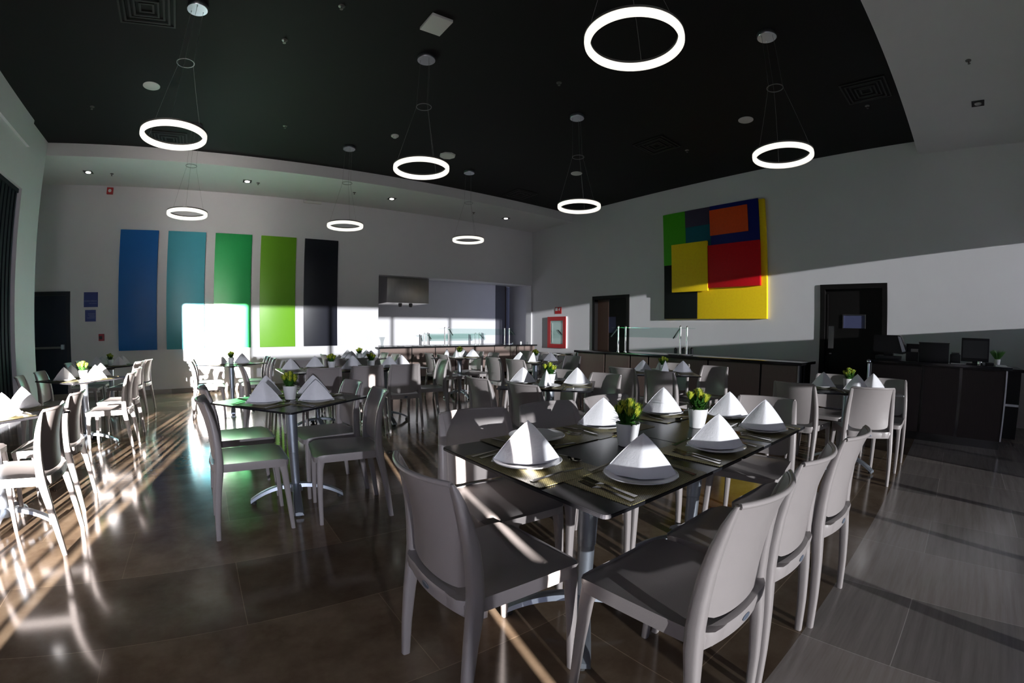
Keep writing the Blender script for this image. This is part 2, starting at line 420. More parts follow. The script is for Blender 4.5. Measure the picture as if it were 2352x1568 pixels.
box(bm, (-.49, -.015, 0), (-.41, .12, 2.10)); box(bm, (.41, -.015, 0), (.49, .12, 2.10)); box(bm, (-.41, -.015, 2.02), (.41, .12, 2.10))
link('door_frame', bm, M['black'], t)
lf = boxm('door_leaf', (-.41, .03, .01), (.41, .07, 2.02), M['darkdoor'], t)
pb = boxm('push_bar', (-.40, -.035, .985), (.32, -.01, 1.025), M['ledrim'], t, bev=.006)
boxm('bar_end', (.30, -.05, .965), (.36, .03, 1.06), M['alu'], pb).location = (.33-pb.location.x, -.01-pb.location.y, .965-pb.location.z)

# ------------------------------------------------------------------ far wall: colour panels, signs, alarms
for k, (m, nm, x) in enumerate((('blue', 'blue', 0), ('teal', 'teal', 1), ('green', 'green', 2), ('lime', 'lime green', 3), ('black', 'black', 4))):
    x0 = -1.982+.981*x
    o = boxm('wall_panel', (x0, YF-.06, .904), (x0+.782, YF-.015, 3.333), M[m], bev=.003)
    tag(o, 'tall %s panel hung on the far wall' % nm, 'wall panel', 'five tall colour panels on the far wall')
def text(name, s, size, m, loc, rot, parent, align='RIGHT'):
    c = bpy.data.curves.new(name, 'FONT'); c.body = s; c.size = size; c.extrude = .001; c.align_x = align
    c.materials.append(m)
    tmp = bpy.data.objects.new(name+'_tmp', c); COL.objects.link(tmp)
    me = bpy.data.meshes.new_from_object(tmp.evaluated_get(bpy.context.evaluated_depsgraph_get()))
    bpy.data.objects.remove(tmp); me.name = name
    if not me.materials: me.materials.append(m)
    o = bpy.data.objects.new(name, me); COL.objects.link(o); o.parent = parent; o.location = loc; o.rotation_euler = rot
    return o
s1 = boxm('wall_sign', (-2.695, YF-.012, 1.785), (-2.407, YF, 2.078), M['signblue'])
tag(s1, 'larger square blue sign with pale lettering on the far wall', 'sign')
text('lettering', 'CONCORDIA', .043, M['signtext'], (.128, -.0065, .105), (PI/2, 0, 0), s1)
text('lettering', 'RESTAURANT', .026, M['signtext'], (.128, -.0065, .062), (PI/2, 0, 0), s1)
s2 = boxm('wall_sign', (-2.668, YF-.012, 1.50), (-2.450, YF, 1.728), M['signblue'])
tag(s2, 'smaller square blue notice under the larger blue sign', 'sign')
bm = bmesh.new()
for k, (a, b) in enumerate(((-.05, .09), (-.05, .085), (-.02, .09), (-.07, .09))): box(bm, (a, -.0075, .15-.028*k), (b, -.0055, .158-.028*k))
link('text_lines', bm, M['signtext'], s2)
o = boxm('fire_alarm_pull', (-2.39, YF-.05, 1.112), (-2.28, YF, 1.25), M['redpull'], bev=.006)
tag(o, 'small red fire alarm pull box low on the far wall', 'fire alarm')
boxm('pull_handle', (-.035, -.035, .03), (.03, -.028, .09), M['plast'], o); o.children[0].location = (-.01, -.03, .035)
o = boxm('alarm_strobe', (-2.342, YF-.05, 4.055), (-2.212, YF, 4.195), M['red'], bev=.008)
tag(o, 'small red alarm strobe high on the far wall', 'alarm')
bm = bmesh.new(); lathe(bm, [(.035, 0), (.03, .012), (.0, .016)], 14, cap=False)
for v in bm.verts: v.co = Vector((v.co.x, -v.co.z, v.co.y))
link('strobe_lens', bm, M['white'], o, smooth=50, loc=(0, -.026, .07))
o = boxm('emergency_light', (1.87, YF-.055, 4.165), (2.29, YF, 4.225), M['white'], bev=.01)
tag(o, 'slim pale emergency light on the far wall above the green panels', 'emergency light')

# ------------------------------------------------------------------ right wall: artwork, hose cabinet, sign
art = thing('relief_artwork', (XR, 4.43, 1.54))
tag(art, 'large square relief artwork of overlapping coloured blocks on the right wall', 'artwork')
def apiece(nm, y0, y1, z0, z1, x0, x1, m):
    boxm(nm, (-x1, y0-4.43, z0-1.54), (-x0-.001, y1-4.43, z1-1.54), M[m], art, bev=.004)
apiece('yellow_base', 3.25, 5.585, 1.54, 3.85, .0, .075, 'p_yellow')
apiece('green_block', 5.03, 5.60, 2.72, 3.865, .0765, .10, 'p_green')
apiece('purple_block', 4.42, 5.03, 3.50, 3.865, .0765, .10, 'p_purple')
apiece('teal_block', 4.40, 5.03, 3.00, 3.50, .0765, .095, 'p_teal')
apiece('navy_block', 3.36, 4.42, 3.04, 3.865, .0765, .11, 'p_navy')
apiece('black_block', 4.77, 5.60, 1.545, 2.72, .0765, .095, 'p_black')
apiece('orange_block', 3.58, 4.42, 3.24, 3.77, .1115, .14, 'p_orange')
apiece('red_block', 3.355, 4.48, 2.17, 3.04, .0765, .15, 'p_red')
apiece('gold_block', 4.485, 5.355, 2.11, 3.145, .1115, .17, 'p_yellow')
hc = thing('fire_hose_cabinet', (XR, 9.17, .78))
tag(hc, 'red framed fire hose cabinet with a glass door on the right wall', 'fire cabinet')
boxm('cabinet_box', (-.045, -.375, 0), (0, .375, .87), M['china'], hc)
bm = bmesh.new()
box(bm, (-.065, -.37, 0.0), (-.046, -.26, .87)); box(bm, (-.065, .26, 0), (-.046, .37, .87)); box(bm, (-.065, -.26, 0), (-.046, .26, .11)); box(bm, (-.065, -.26, .76), (-.046, .26, .87))
link('door_frame', bm, M['red'], hc)
boxm('glass_pane', (-.058, -.26, .11), (-.054, .26, .76), M['glass'], hc)
bm = bmesh.new(); tube(bm, [(-.05, .18, .15+.02*i) for i in range(28)], [.006+.004*(i % 2) for i in range(28)], 8)
link('hose', bm, M['paper'], hc)
bm = bmesh.new(); tube(bm, [(-.05, -.05, .50), (-.05, -.16, .42), (-.052, -.22, .36)], [.012, .016, .008], 8); link('nozzle', bm, M['plast'], hc)
fs = boxm('fire_sign', (XR-.01, 9.03, 1.73), (XR, 9.29, 1.92), M['red'])
tag(fs, 'small red sign with white extinguisher pictogram above the hose cabinet', 'sign')
bm = bmesh.new()
box(bm, (-.0065, .02, .085), (-.0055, .11, .17)); box(bm, (-.0065, -.07, .09), (-.0055, -.035, .16)); box(bm, (-.0065, -.10, .15), (-.0055, -.05, .165)); box(bm, (-.0065, -.03, .10), (-.0055, -.015, .13))
link('pictogram', bm, M['paper'], fs)

# ------------------------------------------------------------------ ceiling fittings
def vent(x, y, lab):
    t = thing('ceiling_vent', (x, y, ZC)); tag(t, lab, 'air vent', 'square air vents in the black ceiling')
    bm = bmesh.new()
    for k, s in enumerate((.30, .245, .19, .135, .08)):
        z = -.006-.010*(k % 2)
        a = s; b = s-.022
        for p, q in (((-a, -a), (a, -b)), ((-a, b), (a, a)), ((-a, -b), (-b, b)), ((b, -b), (a, b))):
            box(bm, (p[0], p[1], z-.012), (q[0], q[1], z))
    link('louvres', bm, M['ledrim'] if False else M['vent2'], t)
    boxm('backing', (-.3, -.3, -.004), (.3, .3, -.001), M['vent'], t)
M['vent2'] = mat('dark_vent_blades', (.014, .014, .014), .55)
vent(-1.0, 4.60, 'square air vent at the top left of the black ceiling')
vent(-.92, 8.12, 'square air vent behind the left ring lamp near far fascia')
vent(6.40, .84, 'square air vent near the white soffit at upper right')
vent(6.31, 4.24, 'square air vent between two ring lamps above the artwork')
vent(6.34, 8.07, 'square air vent by the far corner of the black ceiling')
def disc(name, x, y, z, r, h, m, lab, cat, n=28, group=None):
    bm = bmesh.new(); lathe(bm, [(r, 0), (r, -h*.6), (r*.93, -h), ], n)
    bmesh.ops.recalc_face_normals(bm, faces=bm.faces)
    return tag(link(name, bm, m, smooth=40, loc=(x, y, z)), lab, cat, group)
disc('ceiling_speaker', -1.064, 6.316, ZC, .115, .012, M['white'], 'round white ceiling speaker left, beside a ring lamp cable', 'speaker', group='round ceiling speakers')
disc('ceiling_speaker', 6.351, 6.235, ZC, .115, .012, M['white'], 'round white ceiling speaker seen just above the far right ring lamp', 'speaker', group='round ceiling speakers')
disc('ceiling_speaker', 6.372, 2.619, ZC, .115, .012, M['white'], 'round white ceiling speaker left of the rightmost ring lamp', 'speaker', group='round ceiling speakers')
o = disc('wireless_access_point', 3.793, 6.977, ZC, .15, .03, M['white'], 'pale octagonal access point on the black ceiling by a ring lamp', 'access point', n=8)
o = disc('smoke_detector', 2.626, 6.671, ZC, .065, .02, M['white'], 'small white smoke detector on the black ceiling', 'smoke detector')
bm = bmesh.new(); lathe(bm, [(.035, -.02), (.03, -.045), (.0, -.05)], 18, cap=False); link('sensor_head', bm, M['white'], o, smooth=40)
o = boxm('ceiling_plate', (1.74, 3.63, ZC-.035), (1.98, 3.92, ZC-.001), M['white'], bev=.004)
tag(o, 'rectangular white box fixed to the black ceiling', 'ceiling box')
SP = [(.897, 3.973, ZC, 'on the black ceiling at top centre'), (.485, 4.788, ZC, 'on the black ceiling left of the white box'), (.90, 7.061, ZC, 'on the black ceiling above the far left ring'),
      (-2.009, 7.097, ZC, 'on the black ceiling near the left wall'), (3.723, 3.924, ZC, 'on the black ceiling beside the biggest ring'), (6.853, 3.965, ZC, 'on the black ceiling above the artwork'),
      (6.88, .92, ZC, 'on the black ceiling next to the right vent'), (5.74, -.474, ZS, 'on the white soffit at upper right'), (-2.105, 9.499, ZS, 'on the far soffit by the leftmost downlight'),
      (.753, 9.421, ZS, 'on the far soffit by the second downlight'), (2.783, 9.312, ZS, 'on the far soffit by the third downlight'), (5.919, 9.434, ZS, 'on the far soffit before the fourth downlight')]
spk = None
for x, y, z, lab in SP:
    if spk is None:
        spk = thing('fire_sprinkler')
        bm = bmesh.new(); lathe(bm, [(.036, 0), (.034, -.006), (.014, -.012)], 16); link('escutcheon', bm, M['ledrim'], spk, smooth=40)
        bm = bmesh.new(); lathe(bm, [(.008, -.01), (.008, -.035), (.018, -.037), (.018, -.041)], 10); link('sprinkler_head', bm, M['ledrim'], spk, smooth=40)
        s = spk
    else: s = copy_tree(spk)
    s.location = (x, y, z); tag(s, 'small sprinkler head '+lab, 'sprinkler', 'ceiling sprinklers')
dl0 = None
for x, y, lit, lab in ((-2.548, 9.445, 1, 'lit square downlight in the far soffit, first from the left'), (.53, 9.376, 1, 'lit square downlight in the far soffit, second from the left'),
                       (3.685, 9.373, 1, 'lit square downlight in the far soffit, third from the left'), (6.915, 9.416, 1, 'lit square downlight in the far soffit, nearest the right wall'),
                       (6.909, -.563, 0, 'dim square downlight in the white soffit at upper right')):
    d = thing('downlight', (x, y, ZS)); tag(d, lab, 'downlight', 'square soffit downlights')
    bm = bmesh.new()
    box(bm, (-.085, -.085, -.008), (.085, .085, -.001)); link('trim_plate', bm, M['plast'], d)
    bm = bmesh.new(); lathe(bm, [(.05, -.009), (.046, -.016), (.02, -.02)], 20); link('lamp', bm, M['spot'] if lit else M['spotoff'], d, smooth=40)

# ------------------------------------------------------------------ ring pendant lamps
def make_ring():
    t = thing('ring_pendant_lamp')   # origin at ceiling
    zr = 3.03-ZC
    bm = bmesh.new()
    prof = [(-.012, -.030), (-.018, -.022), (-.018, .018), (.018, .018), (.020, -.002), (.018, -.022), (.012, -.030)]
    torus_band(bm, prof, .292, 72, (0, 0, zr)); link('led_ring', bm, M['led'], t, smooth=60)
    bm = bmesh.new(); torus_band(bm, [(-.0205, .0185), (-.0205, .034), (.0205, .034), (.0205, .0185)], .292, 72, (0, 0, zr)); link('metal_rim', bm, M['ledrim'], t, smooth=50)
    bm = bmesh.new(); lathe(bm, [(.104, 0), (.108, -.008), (.108, -.045), (.104, -.05)], 32)
    for k in range(3):
        a = 2*PI*k/3+.5; lathe(bm, [(.006, -.05), (.004, -.058)], 8, (.07*math.cos(a), .07*math.sin(a), 0))
    link('canopy', bm, M['alu'], t, smooth=40)
    bm = bmesh.new(); torus_band(bm, [(-.0035, -.0035), (.0035, -.0035), (.0035, .0035), (-.0035, .0035)], .085, 40, (0, 0, 3.79-ZC)); link('spreader_ring', bm, M['cable'], t, smooth=60)
    for k in range(3):
        a = 2*PI*k/3+.5; c, s = math.cos(a), math.sin(a)
        bm = bmesh.new(); tube(bm, [(.07*c, .07*s, -.055), (.085*c, .085*s, 3.79-ZC), (.292*c, .292*s, zr+.034)], .0016, 5); link('cable', bm, M['cable'], t)
    return t
r0 = make_ring()
RG = [(-.468, 7.477, 'far row, leftmost, in front of the blue and teal panels'), (2.096, 7.482, 'far row, middle, above the black panel'), (4.576, 7.486, 'far row, right, above the kitchen pass'),
      (-.475, 4.465, 'middle row, leftmost, hanging high over the left aisle'), (2.065, 4.40, 'middle row, centre, beside the access point'), (4.566, 4.44, 'middle row, right, before the ceiling corner'),
      (2.085, 1.507, 'near row, the largest ring at top centre'), (4.535, 1.495, 'near row, right of the largest ring')]
for i, (x, y, lab) in enumerate(RG):
    t = r0 if i == 0 else copy_tree(r0)
    t.location = (x, y, ZC); tag(t, 'glowing ring pendant lamp, '+lab, 'pendant lamp', 'glowing ring pendant lamps')

# ------------------------------------------------------------------ counters
def counter_x(name, xf, xb, y0, y1, zt, joints, m, lab, kick=.1):
    """counter whose front faces -x"""
    t = thing(name, ((xf+xb)/2, (y0+y1)/2, 0)); tag(t, lab, 'counter')
    cx_, cy_ = (xf+xb)/2, (y0+y1)/2
    boxm('carcass', (xf+.02-cx_, y0+.02-cy_, 0), (xb-cx_, y1-.02-cy_, zt-.04), M['stone'], t)
    js = sorted(joints)
    for a, b in zip(js, js[1:]):
        boxm('front_panel', (xf-cx_, a+.018-cy_, kick), (xf+.018-cx_, b-.018-cy_, zt-.045), m, t)
    boxm('end_trim', (xf-.004-cx_, y0-cy_, kick), (xf+.05-cx_, y0+.018-cy_, zt-.045), M['alu'], t)
    boxm('end_trim', (xf-.004-cx_, y1-.018-cy_, kick), (xf+.05-cx_, y1-cy_, zt-.045), M['alu'], t)
    boxm('countertop', (xf-.05-cx_, y0-.05-cy_, zt-.04), (xb+.02-cx_, y1+.05-cy_, zt), M['stone'], t, bev=.004)
    return t
counter_x('buffet_counter', 6.40, 7.05, 1.95, 6.28, .862, [1.95, 2.52, 3.395, 4.548, 4.949, 5.551, 6.28], M['wood_shaded'], 'long buffet counter with brown panels and black top by right wall')
counter_x('reception_desk', 6.55, 7.20, -.665, 1.02, .955, [-.665, -.111, .35, 1.02], M['deskw'], 'dark reception desk with black top at the right edge')
t = thing('kitchen_counter', (6.05, 10.4, 0)); tag(t, 'long kitchen pass counter with brown panels under the wall opening', 'counter')
boxm('carcass', (-2.30, -.28, 0), (2.44, .20, .81), M['stone'], t)
js = [3.72, 4.569, 5.226, 5.82, 6.419, 7.056, 7.826, 8.50]
for a, b in zip(js, js[1:]): boxm('front_panel', (a+.014-6.05, -.30, .1), (b-.014-6.05, -.282, .805), M['wood'], t)
boxm('countertop', (-2.37, -.36, .81), (2.49, .24, .85), M['stone'], t, bev=.004)
t = thing('back_counter', (6.4, 11.6, 0)); tag(t, 'low kitchen work counter seen through the pass', 'counter')
boxm('carcass', (-2.2, -.35, 0), (2.1, .35, .80), M['hood'], t); boxm('countertop', (-2.22, -.38, .80), (2.12, .38, .84), M['steel'], t)
# hood
h = thing('extraction_hood', (4.69, 11.05, 1.95)); tag(h, 'stainless steel extraction hood hanging in the kitchen opening', 'extraction hood')
boxm('hood_canopy', (-.59, -.45, 0), (.59, .45, .83), M['hood'], h, bev=.008)
for x in (-.12, .18):
    bm = bmesh.new(); lathe(bm, [(.05, 0), (.05, -.05), (.035, -.09), (.0, -.10)], 16, (x, -.2, 0), cap=False); link('hood_lamp', bm, M['ledrim'], h, smooth=40)
# sneeze guards
def guard(name, loc, rz, L, zt, h, lab, drop=.18, n=2):
    """long axis local x, diners at local -y"""
    t = thing(name, loc, rz); tag(t, lab, 'sneeze guard', 'glass sneeze guards on the counters')
    for x in (-L/2, L/2):
        for y in (-.11, .11):
            bm = bmesh.new(); tube(bm, [(x, y, 0), (x, y, h)], .017, 12); lathe(bm, [(.03, 0), (.03, .006)], 14, (x, y, 0)); lathe(bm, [(.018, h), (.021, h+.012), (.012, h+.03), (0.001, h+.033)], 10, (x, y, 0))
            link('post', bm, M['steel'], t, smooth=40)
    bm = bmesh.new(); box(bm, (-L/2-.12, -.16, h-.012), (L/2+.12, .19, h-.004)); link('top_glass', bm, M['glass'], t)
    for x in (-L/2, L/2):
        bm = bmesh.new(); tube(bm, [(x, -.13, h-.02), (x, -.13-.20, h-drop)], .011, 8); link('bracket', bm, M['ledrim'], t, smooth=40)
    bm = bmesh.new()
    vs = [bm.verts.new(p) for p in ((-L/2-.06, -.165, h-.022), (L/2+.06, -.165, h-.022), (L/2+.06, -.345, h-drop+.002), (-L/2-.06, -.345, h-drop+.002))]
    bm.faces.new(vs); ex = bmesh.ops.extrude_face_region(bm, geom=list(bm.faces)); bmesh.ops.translate(bm, verts=[v for v in ex['geom'] if isinstance(v, bmesh.types.BMVert)], vec=(0, .006, .006))
    bmesh.ops.recalc_face_normals(bm, faces=bm.faces)
    link('slanted_glass', bm, M['glass'], t)
guard('sneeze_guard', (6.72, 4.72, .862), -PI/2, 1.36, 1.33, .46, 'glass sneeze guard on steel posts on the right buffet counter')
guard('sneeze_guard', (6.72, 10.42, .85), 0, 1.98, 1.31, .45, 'glass sneeze guard on steel posts on the kitchen pass counter')
guard('sneeze_guard', (6.58, 11.6, .84), 0, 1.76, 1.16, .31, 'lower glass sneeze guard farther back inside the kitchen', drop=.14)
# small things on counters
bm = bmesh.new(); lathe(bm, [(.045, 0), (.03, .06), (.04, .14), (.075, .235)], 20, cap=False); lathe(bm, [(.045, .0), (.045, .012)], 20)
tag(link('glass_vase', bm, M['vase'], smooth=40, loc=(3.86, 10.3, .85)), 'flared clear glass vase at the left end of the kitchen counter', 'vase')
for i, (x, hh, lab) in enumerate(((7.78, .07, 'small glass on the kitchen counter, left of three'), (8.09, .085, 'small white jar on the kitchen counter, middle of three'), (8.33, .075, 'small glass on the kitchen counter, nearest the right wall'))):
    bm = bmesh.new(); lathe(bm, [(.022, 0), (.03, hh*.6), (.026, hh)], 14)
    tag(link('tumbler' if i != 1 else 'jar', bm, M['vase'] if i != 1 else M['china'], smooth=40, loc=(x, 10.25, .85)), lab, 'glass' if i != 1 else 'jar')
def plate_bm(r=.123):
    bm = bmesh.new()
    lathe(bm, [(r*.55, 0), (r*.6, .002), (r*.98, .017), (r, .019), (r*.985, .021), (r*.62, .0075), (r*.5, .006), (.001, .006)], 40)
    bmesh.ops.recalc_face_normals(bm, faces=bm.faces); return bm
plate0 = link('dinner_plate', plate_bm(), M['china'], smooth=50)
for i, (y, lab) in enumerate(((4.10, 'white plate on the buffet counter beneath the utensil holders'), (3.86, 'white plate at the right of the buffet counter utensils'))):
    o = plate0.copy(); COL.objects.link(o); o.location = (6.49, y, .862); tag(o, lab, 'plate', 'plates on the buffet counter')
for i, (y, hh, lab) in enumerate(((4.30, .10, 'black utensil holder on the buffet counter, leftmost by the post'), (4.14, .11, 'black utensil holder on the buffet counter, second from the left'), (4.05, .10, 'black utensil holder on the buffet counter, third from the left'), (3.97, .115, 'black utensil holder on the buffet counter, rightmost'))):
    bm = bmesh.new(); lathe(bm, [(.024, 0), (.028, hh*.9), (.018, hh), (.006, hh+.012)], 12); tag(link('utensil_holder', bm, M['plast'], smooth=40, loc=(6.88, y, .862)), lab, 'utensil holder', 'black holders on the buffet counter')
for i, x in enumerate((4.35, 4.75, 5.1, 5.4)):
    o = plate0.copy(); COL.objects.link(o); o.location = (x, 10.3, .85); tag(o, 'white plate on the kitchen counter, %s from the glass vase' % ('first', 'second', 'third', 'fourth')[i], 'plate', 'plates on the left half of the kitchen counter')
# reception desk equipment
DZ = .955
def on_desk(name, y, x=6.9, rz=0): return thing(name, (x, y, DZ), rz)
mo = on_desk('monitor', -.275, 6.85); tag(mo, 'dark flat monitor standing on the reception desk beside the grass pot', 'monitor')
boxm('screen_housing', (-.035, -.172, .03), (.0, .172, .315), M['plast'], mo, bev=.006); boxm('back_cover', (-.041, -.155, .075), (-.036, .155, .285), M['screen'], mo)
boxm('neck', (-.015, -.03, .012), (.015, .03, .06), M['plast'], mo); boxm('foot', (-.08, -.1, 0), (.08, .1, .012), M['plast'], mo)
bx = on_desk('cash_cabinet', .24, 6.86); tag(bx, 'large flat black box standing in the middle of the desk', 'box')
boxm('housing', (-.09, -.19, 0), (.09, .19, .232), M['plast'], bx, bev=.004); boxm('lid', (-.095, -.195, .232), (.095, .195, .242), M['plast'], bx)
bx = on_desk('letter_tray', .525, 6.98); tag(bx, 'small black tray with white papers left of the flat black box', 'tray')
bm = bmesh.new()
box(bm, (-.08, -.08, 0), (.08, .08, .11)); box(bm, (.065, -.08, .11), (.08, .08, .215)); box(bm, (-.08, -.08, .205), (.065, .08, .215)); box(bm, (-.08, .072, .11), (.065, .08, .205))
link('tray_frame', bm, M['plast'], bx); boxm('paper_stack', (-.05, -.07, .112), (.05, .02, .15), M['paper'], bx)
pt = on_desk('receipt_printer', -.03, 6.86); tag(pt, 'small black receipt printer between the flat box and monitor', 'printer')
boxm('housing', (-.07, -.065, 0), (.07, .065, .11), M['plast'], pt, bev=.01); boxm('paper_slot', (-.04, -.05, .111), (.05, .05, .128), M['screen'], pt); boxm('paper_guide', (.03, -.06, .129), (.06, .07, .134), M['paper'], pt)
ps = on_desk('payment_terminal', .835, 6.92); tag(ps, 'glossy black sales terminal at the left end of the desk', 'sales terminal')
boxm('terminal_base', (-.16, -.16, 0), (.16, .16, .05), M['plast'], ps, bev=.01); boxm('terminal_arm', (-.05, -.06, .05), (.05, .06, .16), M['plast'], ps)
bm = bmesh.new()
prof = [(-.205, .075), (-.245, .11), (-.165, .305), (-.13, .318), (.19, .318), (.20, .10)]
A = [bm.verts.new((-.13, y_, z_)) for y_, z_ in prof]; B = [bm.verts.new((.12, y_, z_)) for y_, z_ in prof]
bridge(bm, A, B); bm.faces.new(A); bm.faces.new(B[::-1]); bmesh.ops.recalc_face_normals(bm, faces=bm.faces)
bmesh.ops.bevel(bm, geom=list(bm.edges), offset=.01, segments=2, affect='EDGES'); link('screen_unit', bm, M['plast'], ps, smooth=40)
bm = bmesh.new()
A = [bm.verts.new(v) for v in ((-.134, -.235, .115), (-.134, -.160, .300), (-.134, -.125, .305), (-.134, -.190, .105))]; B = [bm.verts.new((v.co.x-.008, v.co.y, v.co.z)) for v in A]
bridge(bm, A, B); bm.faces.new(A); bm.faces.new(B[::-1]); bmesh.ops.recalc_face_normals(bm, faces=bm.faces)
link('silver_side_trim', bm, M['alu'], ps)
o = boxm('paper_sheet', (6.60, -.16, DZ), (6.82, .02, DZ+.004), M['paper']); tag(o, 'white paper sheets lying in front of the receipt printer', 'paper')
o = boxm('paper_sheet', (6.62, -.66, DZ), (6.85, -.52, DZ+.012), M['paper']); tag(o, 'stack of papers at the right end of the desk', 'paper')
o = boxm('card_reader', (6.62, -.50, DZ), (6.74, -.40, DZ+.035), M['plast'], bev=.008); tag(o, 'small black card reader before the grass pot', 'card reader')
boxm('keypad', (-.04, -.035, .0355), (.04, .035, .038), M['screen'], o)
bm = bmesh.new(); lathe(bm, [(.03, 0), (.034, .03), (.030, .045)], 14); tag(link('desk_bell', bm, M['steel'], smooth=40, loc=(6.68, -.33, DZ)), 'small shiny metal holder at the foot of the monitor', 'holder')
st = thing('stanchion_post', (6.42, 1.02, 0)); tag(st, 'slim metal post with a ball top at the desk end', 'post')
bm = bmesh.new(); lathe(bm, [(.015, .02), (.015, .905)], 14); link('pole', bm, M['alu'], st, smooth=40)
bm = bmesh.new(); lathe(bm, [(.012, .905), (.026, .915), (.030, .932), (.024, .95), (.001, .96)], 16, cap=False); link('ball_top', bm, M['alu'], st, smooth=50)
bm = bmesh.new(); lathe(bm, [(.13, 0), (.13, .012), (.03, .03)], 24); link('base', bm, M['alu'], st, smooth=40)
# dark side furniture behind the desk at the far right
sf = thing('side_cabinet', (7.9, -.72, 0)); tag(sf, 'dark low cabinet behind the reception desk at the right edge', 'cabinet')
boxm('body', (-.45, -.22, 0), (.45, .22, .86), M['plast'], sf); boxm('cabinet_top', (-.48, -.25, .86), (.48, .25, .90), M['stone'], sf)
boxm('shelf_edge', (-.452, -.22, .42), (-.445, .22, .45), M['alu'], sf)

# ------------------------------------------------------------------ chair (front = +x)
def make_chair():
    t = thing('dining_chair')
    # seat: shaped slab with a skirt
    bm = bmesh.new()
    nx, ny = 12, 12
    def outline(u, v):     # u front(1)..rear(-1), v side
        hw = .218-.018*((1-u)/2)
        # superellipse rounding of the corners
        x = .01+.232*u; y = hw*v
        rr = .055
        ax, ay = abs(.232*u)-(.232-rr), abs(y)-(hw-rr)
        if ax > 0 and ay > 0:
            d = math.hypot(ax, ay)
            k = rr/ (max(ax, ay)/ (max(ax, ay)/max(d, 1e-6)) ) if False else max(ax, ay)/max(d, 1e-6)
            ax2, ay2 = ax*k, ay*k
            x = .01+math.copysign(.232-rr+ax2, u); y = math.copysign(hw-rr+ay2, v)
        return x, y
    def top(u, v):
        x, y = outline(u, v)
        z = .452-.010*(1-v*v)*(1-.5*abs(u))+.004*v*v
        if u > .7: z -= .014*((u-.7)/.3)**2
        return (x, y, z)
    G = [[bm.verts.new(top(-1+2*i/nx, -1+2*j/ny)) for j in range(ny+1)] for i in range(nx+1)]
    for i in range(nx):
        for j in range(ny): bm.faces.new((G[i][j], G[i+1][j], G[i+1][j+1], G[i][j+1]))
    rim = [G[0][j] for j in range(ny+1)]+[G[i][ny] for i in range(1, nx+1)]+[G[nx][j] for j in range(ny-1, -1, -1)]+[G[i][0] for i in range(nx-1, 0, -1)]
    def down(f, dz, inset):
        return [bm.verts.new((.01+(v.co.x-.01)*inset, v.co.y*inset, f(v)-dz)) for v in rim]
    L1 = down(lambda v: .447, .004, 1.008); L2 = down(lambda v: .447, .040+.0, .995); L3 = down(lambda v: .447, .040, .90); L4 = down(lambda v: .43, .0, .89)
    for A, B in ((rim, L1), (L1, L2), (L2, L3), (L3, L4)): bridge(bm, A, B)
    bm.faces.new(L4)
    bmesh.ops.recalc_face_normals(bm, faces=bm.faces)
    link('seat', bm, M['chair'], t, smooth=50)
    for s in (-1, 1):
        bm = bmesh.new()
        loft(bm, [((.225, s*.205, 0), .026, .027, .008), ((.217, s*.200, .2), .033, .031, .009), ((.207, s*.194, .36), .042, .036, .01), ((.195, s*.188, .43), .056, .046, .012)])
        link('leg', bm, M['chair'], t, smooth=50)
        bm = bmesh.new()
        P = [(-.235, .212, 0, .030, .026), (-.220, .210, .15, .036, .030), (-.200, .206, .30, .043, .036), (-.183, .202, .40, .050, .042), (-.176, .199, .47, .050, .044),
             (-.176, .196, .55, .047, .044), (-.182, .192, .63, .043, .042), (-.194, .187, .70, .037, .038), (-.210, .182, .76, .028, .034), (-.225, .180, .80, .017, .028), (-.232, .179, .816, .009, .020)]
        loft(bm, [((x, s*y, z), w_, d_, min(w_, d_)*.33) for x, y, z, w_, d_ in P])
        link('leg', bm, M['chair'], t, smooth=50)
    # back panel: curved shell
    def xc(z):
        for (xa, _, za, _, _), (xb, _, zb, _, _) in zip(P, P[1:]):
            if za <= z <= zb: return xa+(xb-xa)*(z-za)/(zb-za)
        return P[-1][0]
    bm = bmesh.new(); nz, ny = 16, 16
    def pan(i, j, off):
        v = -1+2*j/ny; y = v*(.188-.016*i/nz)
        zb = .492-.024*(1-v**4)+(.0 if abs(v) < .8 else .12*(abs(v)-.8)**2*25*.3)
        zt = .817-.003*(1-v*v)
        tt = i/nz; z = zb+(zt-zb)*tt
        bul = .034*(1-v*v)+.016*(1-v*v)*tt
        return (xc(z)-bul+off, y, z)
    Af = [[bm.verts.new(pan(i, j, .006)) for j in range(ny+1)] for i in range(nz+1)]
    Ab = [[bm.verts.new(pan(i, j, -.006)) for j in range(ny+1)] for i in range(nz+1)]
    for i in range(nz):
        for j in range(ny):
            bm.faces.new((Af[i][j], Af[i][j+1], Af[i+1][j+1], Af[i+1][j])); bm.faces.new((Ab[i][j], Ab[i+1][j], Ab[i+1][j+1], Ab[i][j+1]))
    for j in range(ny):
        bm.faces.new((Af[0][j], Ab[0][j], Ab[0][j+1], Af[0][j+1])); bm.faces.new((Af[nz][j], Af[nz][j+1], Ab[nz][j+1], Ab[nz][j]))
    for i in range(nz):
        bm.faces.new((Af[i][0], Af[i+1][0], Ab[i+1][0], Ab[i][0])); bm.faces.new((Af[i][ny], Ab[i][ny], Ab[i+1][ny], Af[i+1][ny]))
    bmesh.ops.recalc_face_normals(bm, faces=bm.faces)
    bk = link('backrest', bm, M['chair'], t, smooth=50)
    # rounded top lip rolling backwards
    bm = bmesh.new()
    pts = []
    for j in range(17):
        v = -1+2*j/16
        pts.append((-.236-.050*(1-v*v), .180*v, .815))
    tube(bm, pts, .0085, 8); link('top_rail', bm, M['chair'], t, smooth=60)
    # rear apron, bowed backwards
    bm = bmesh.new(); R_ = []
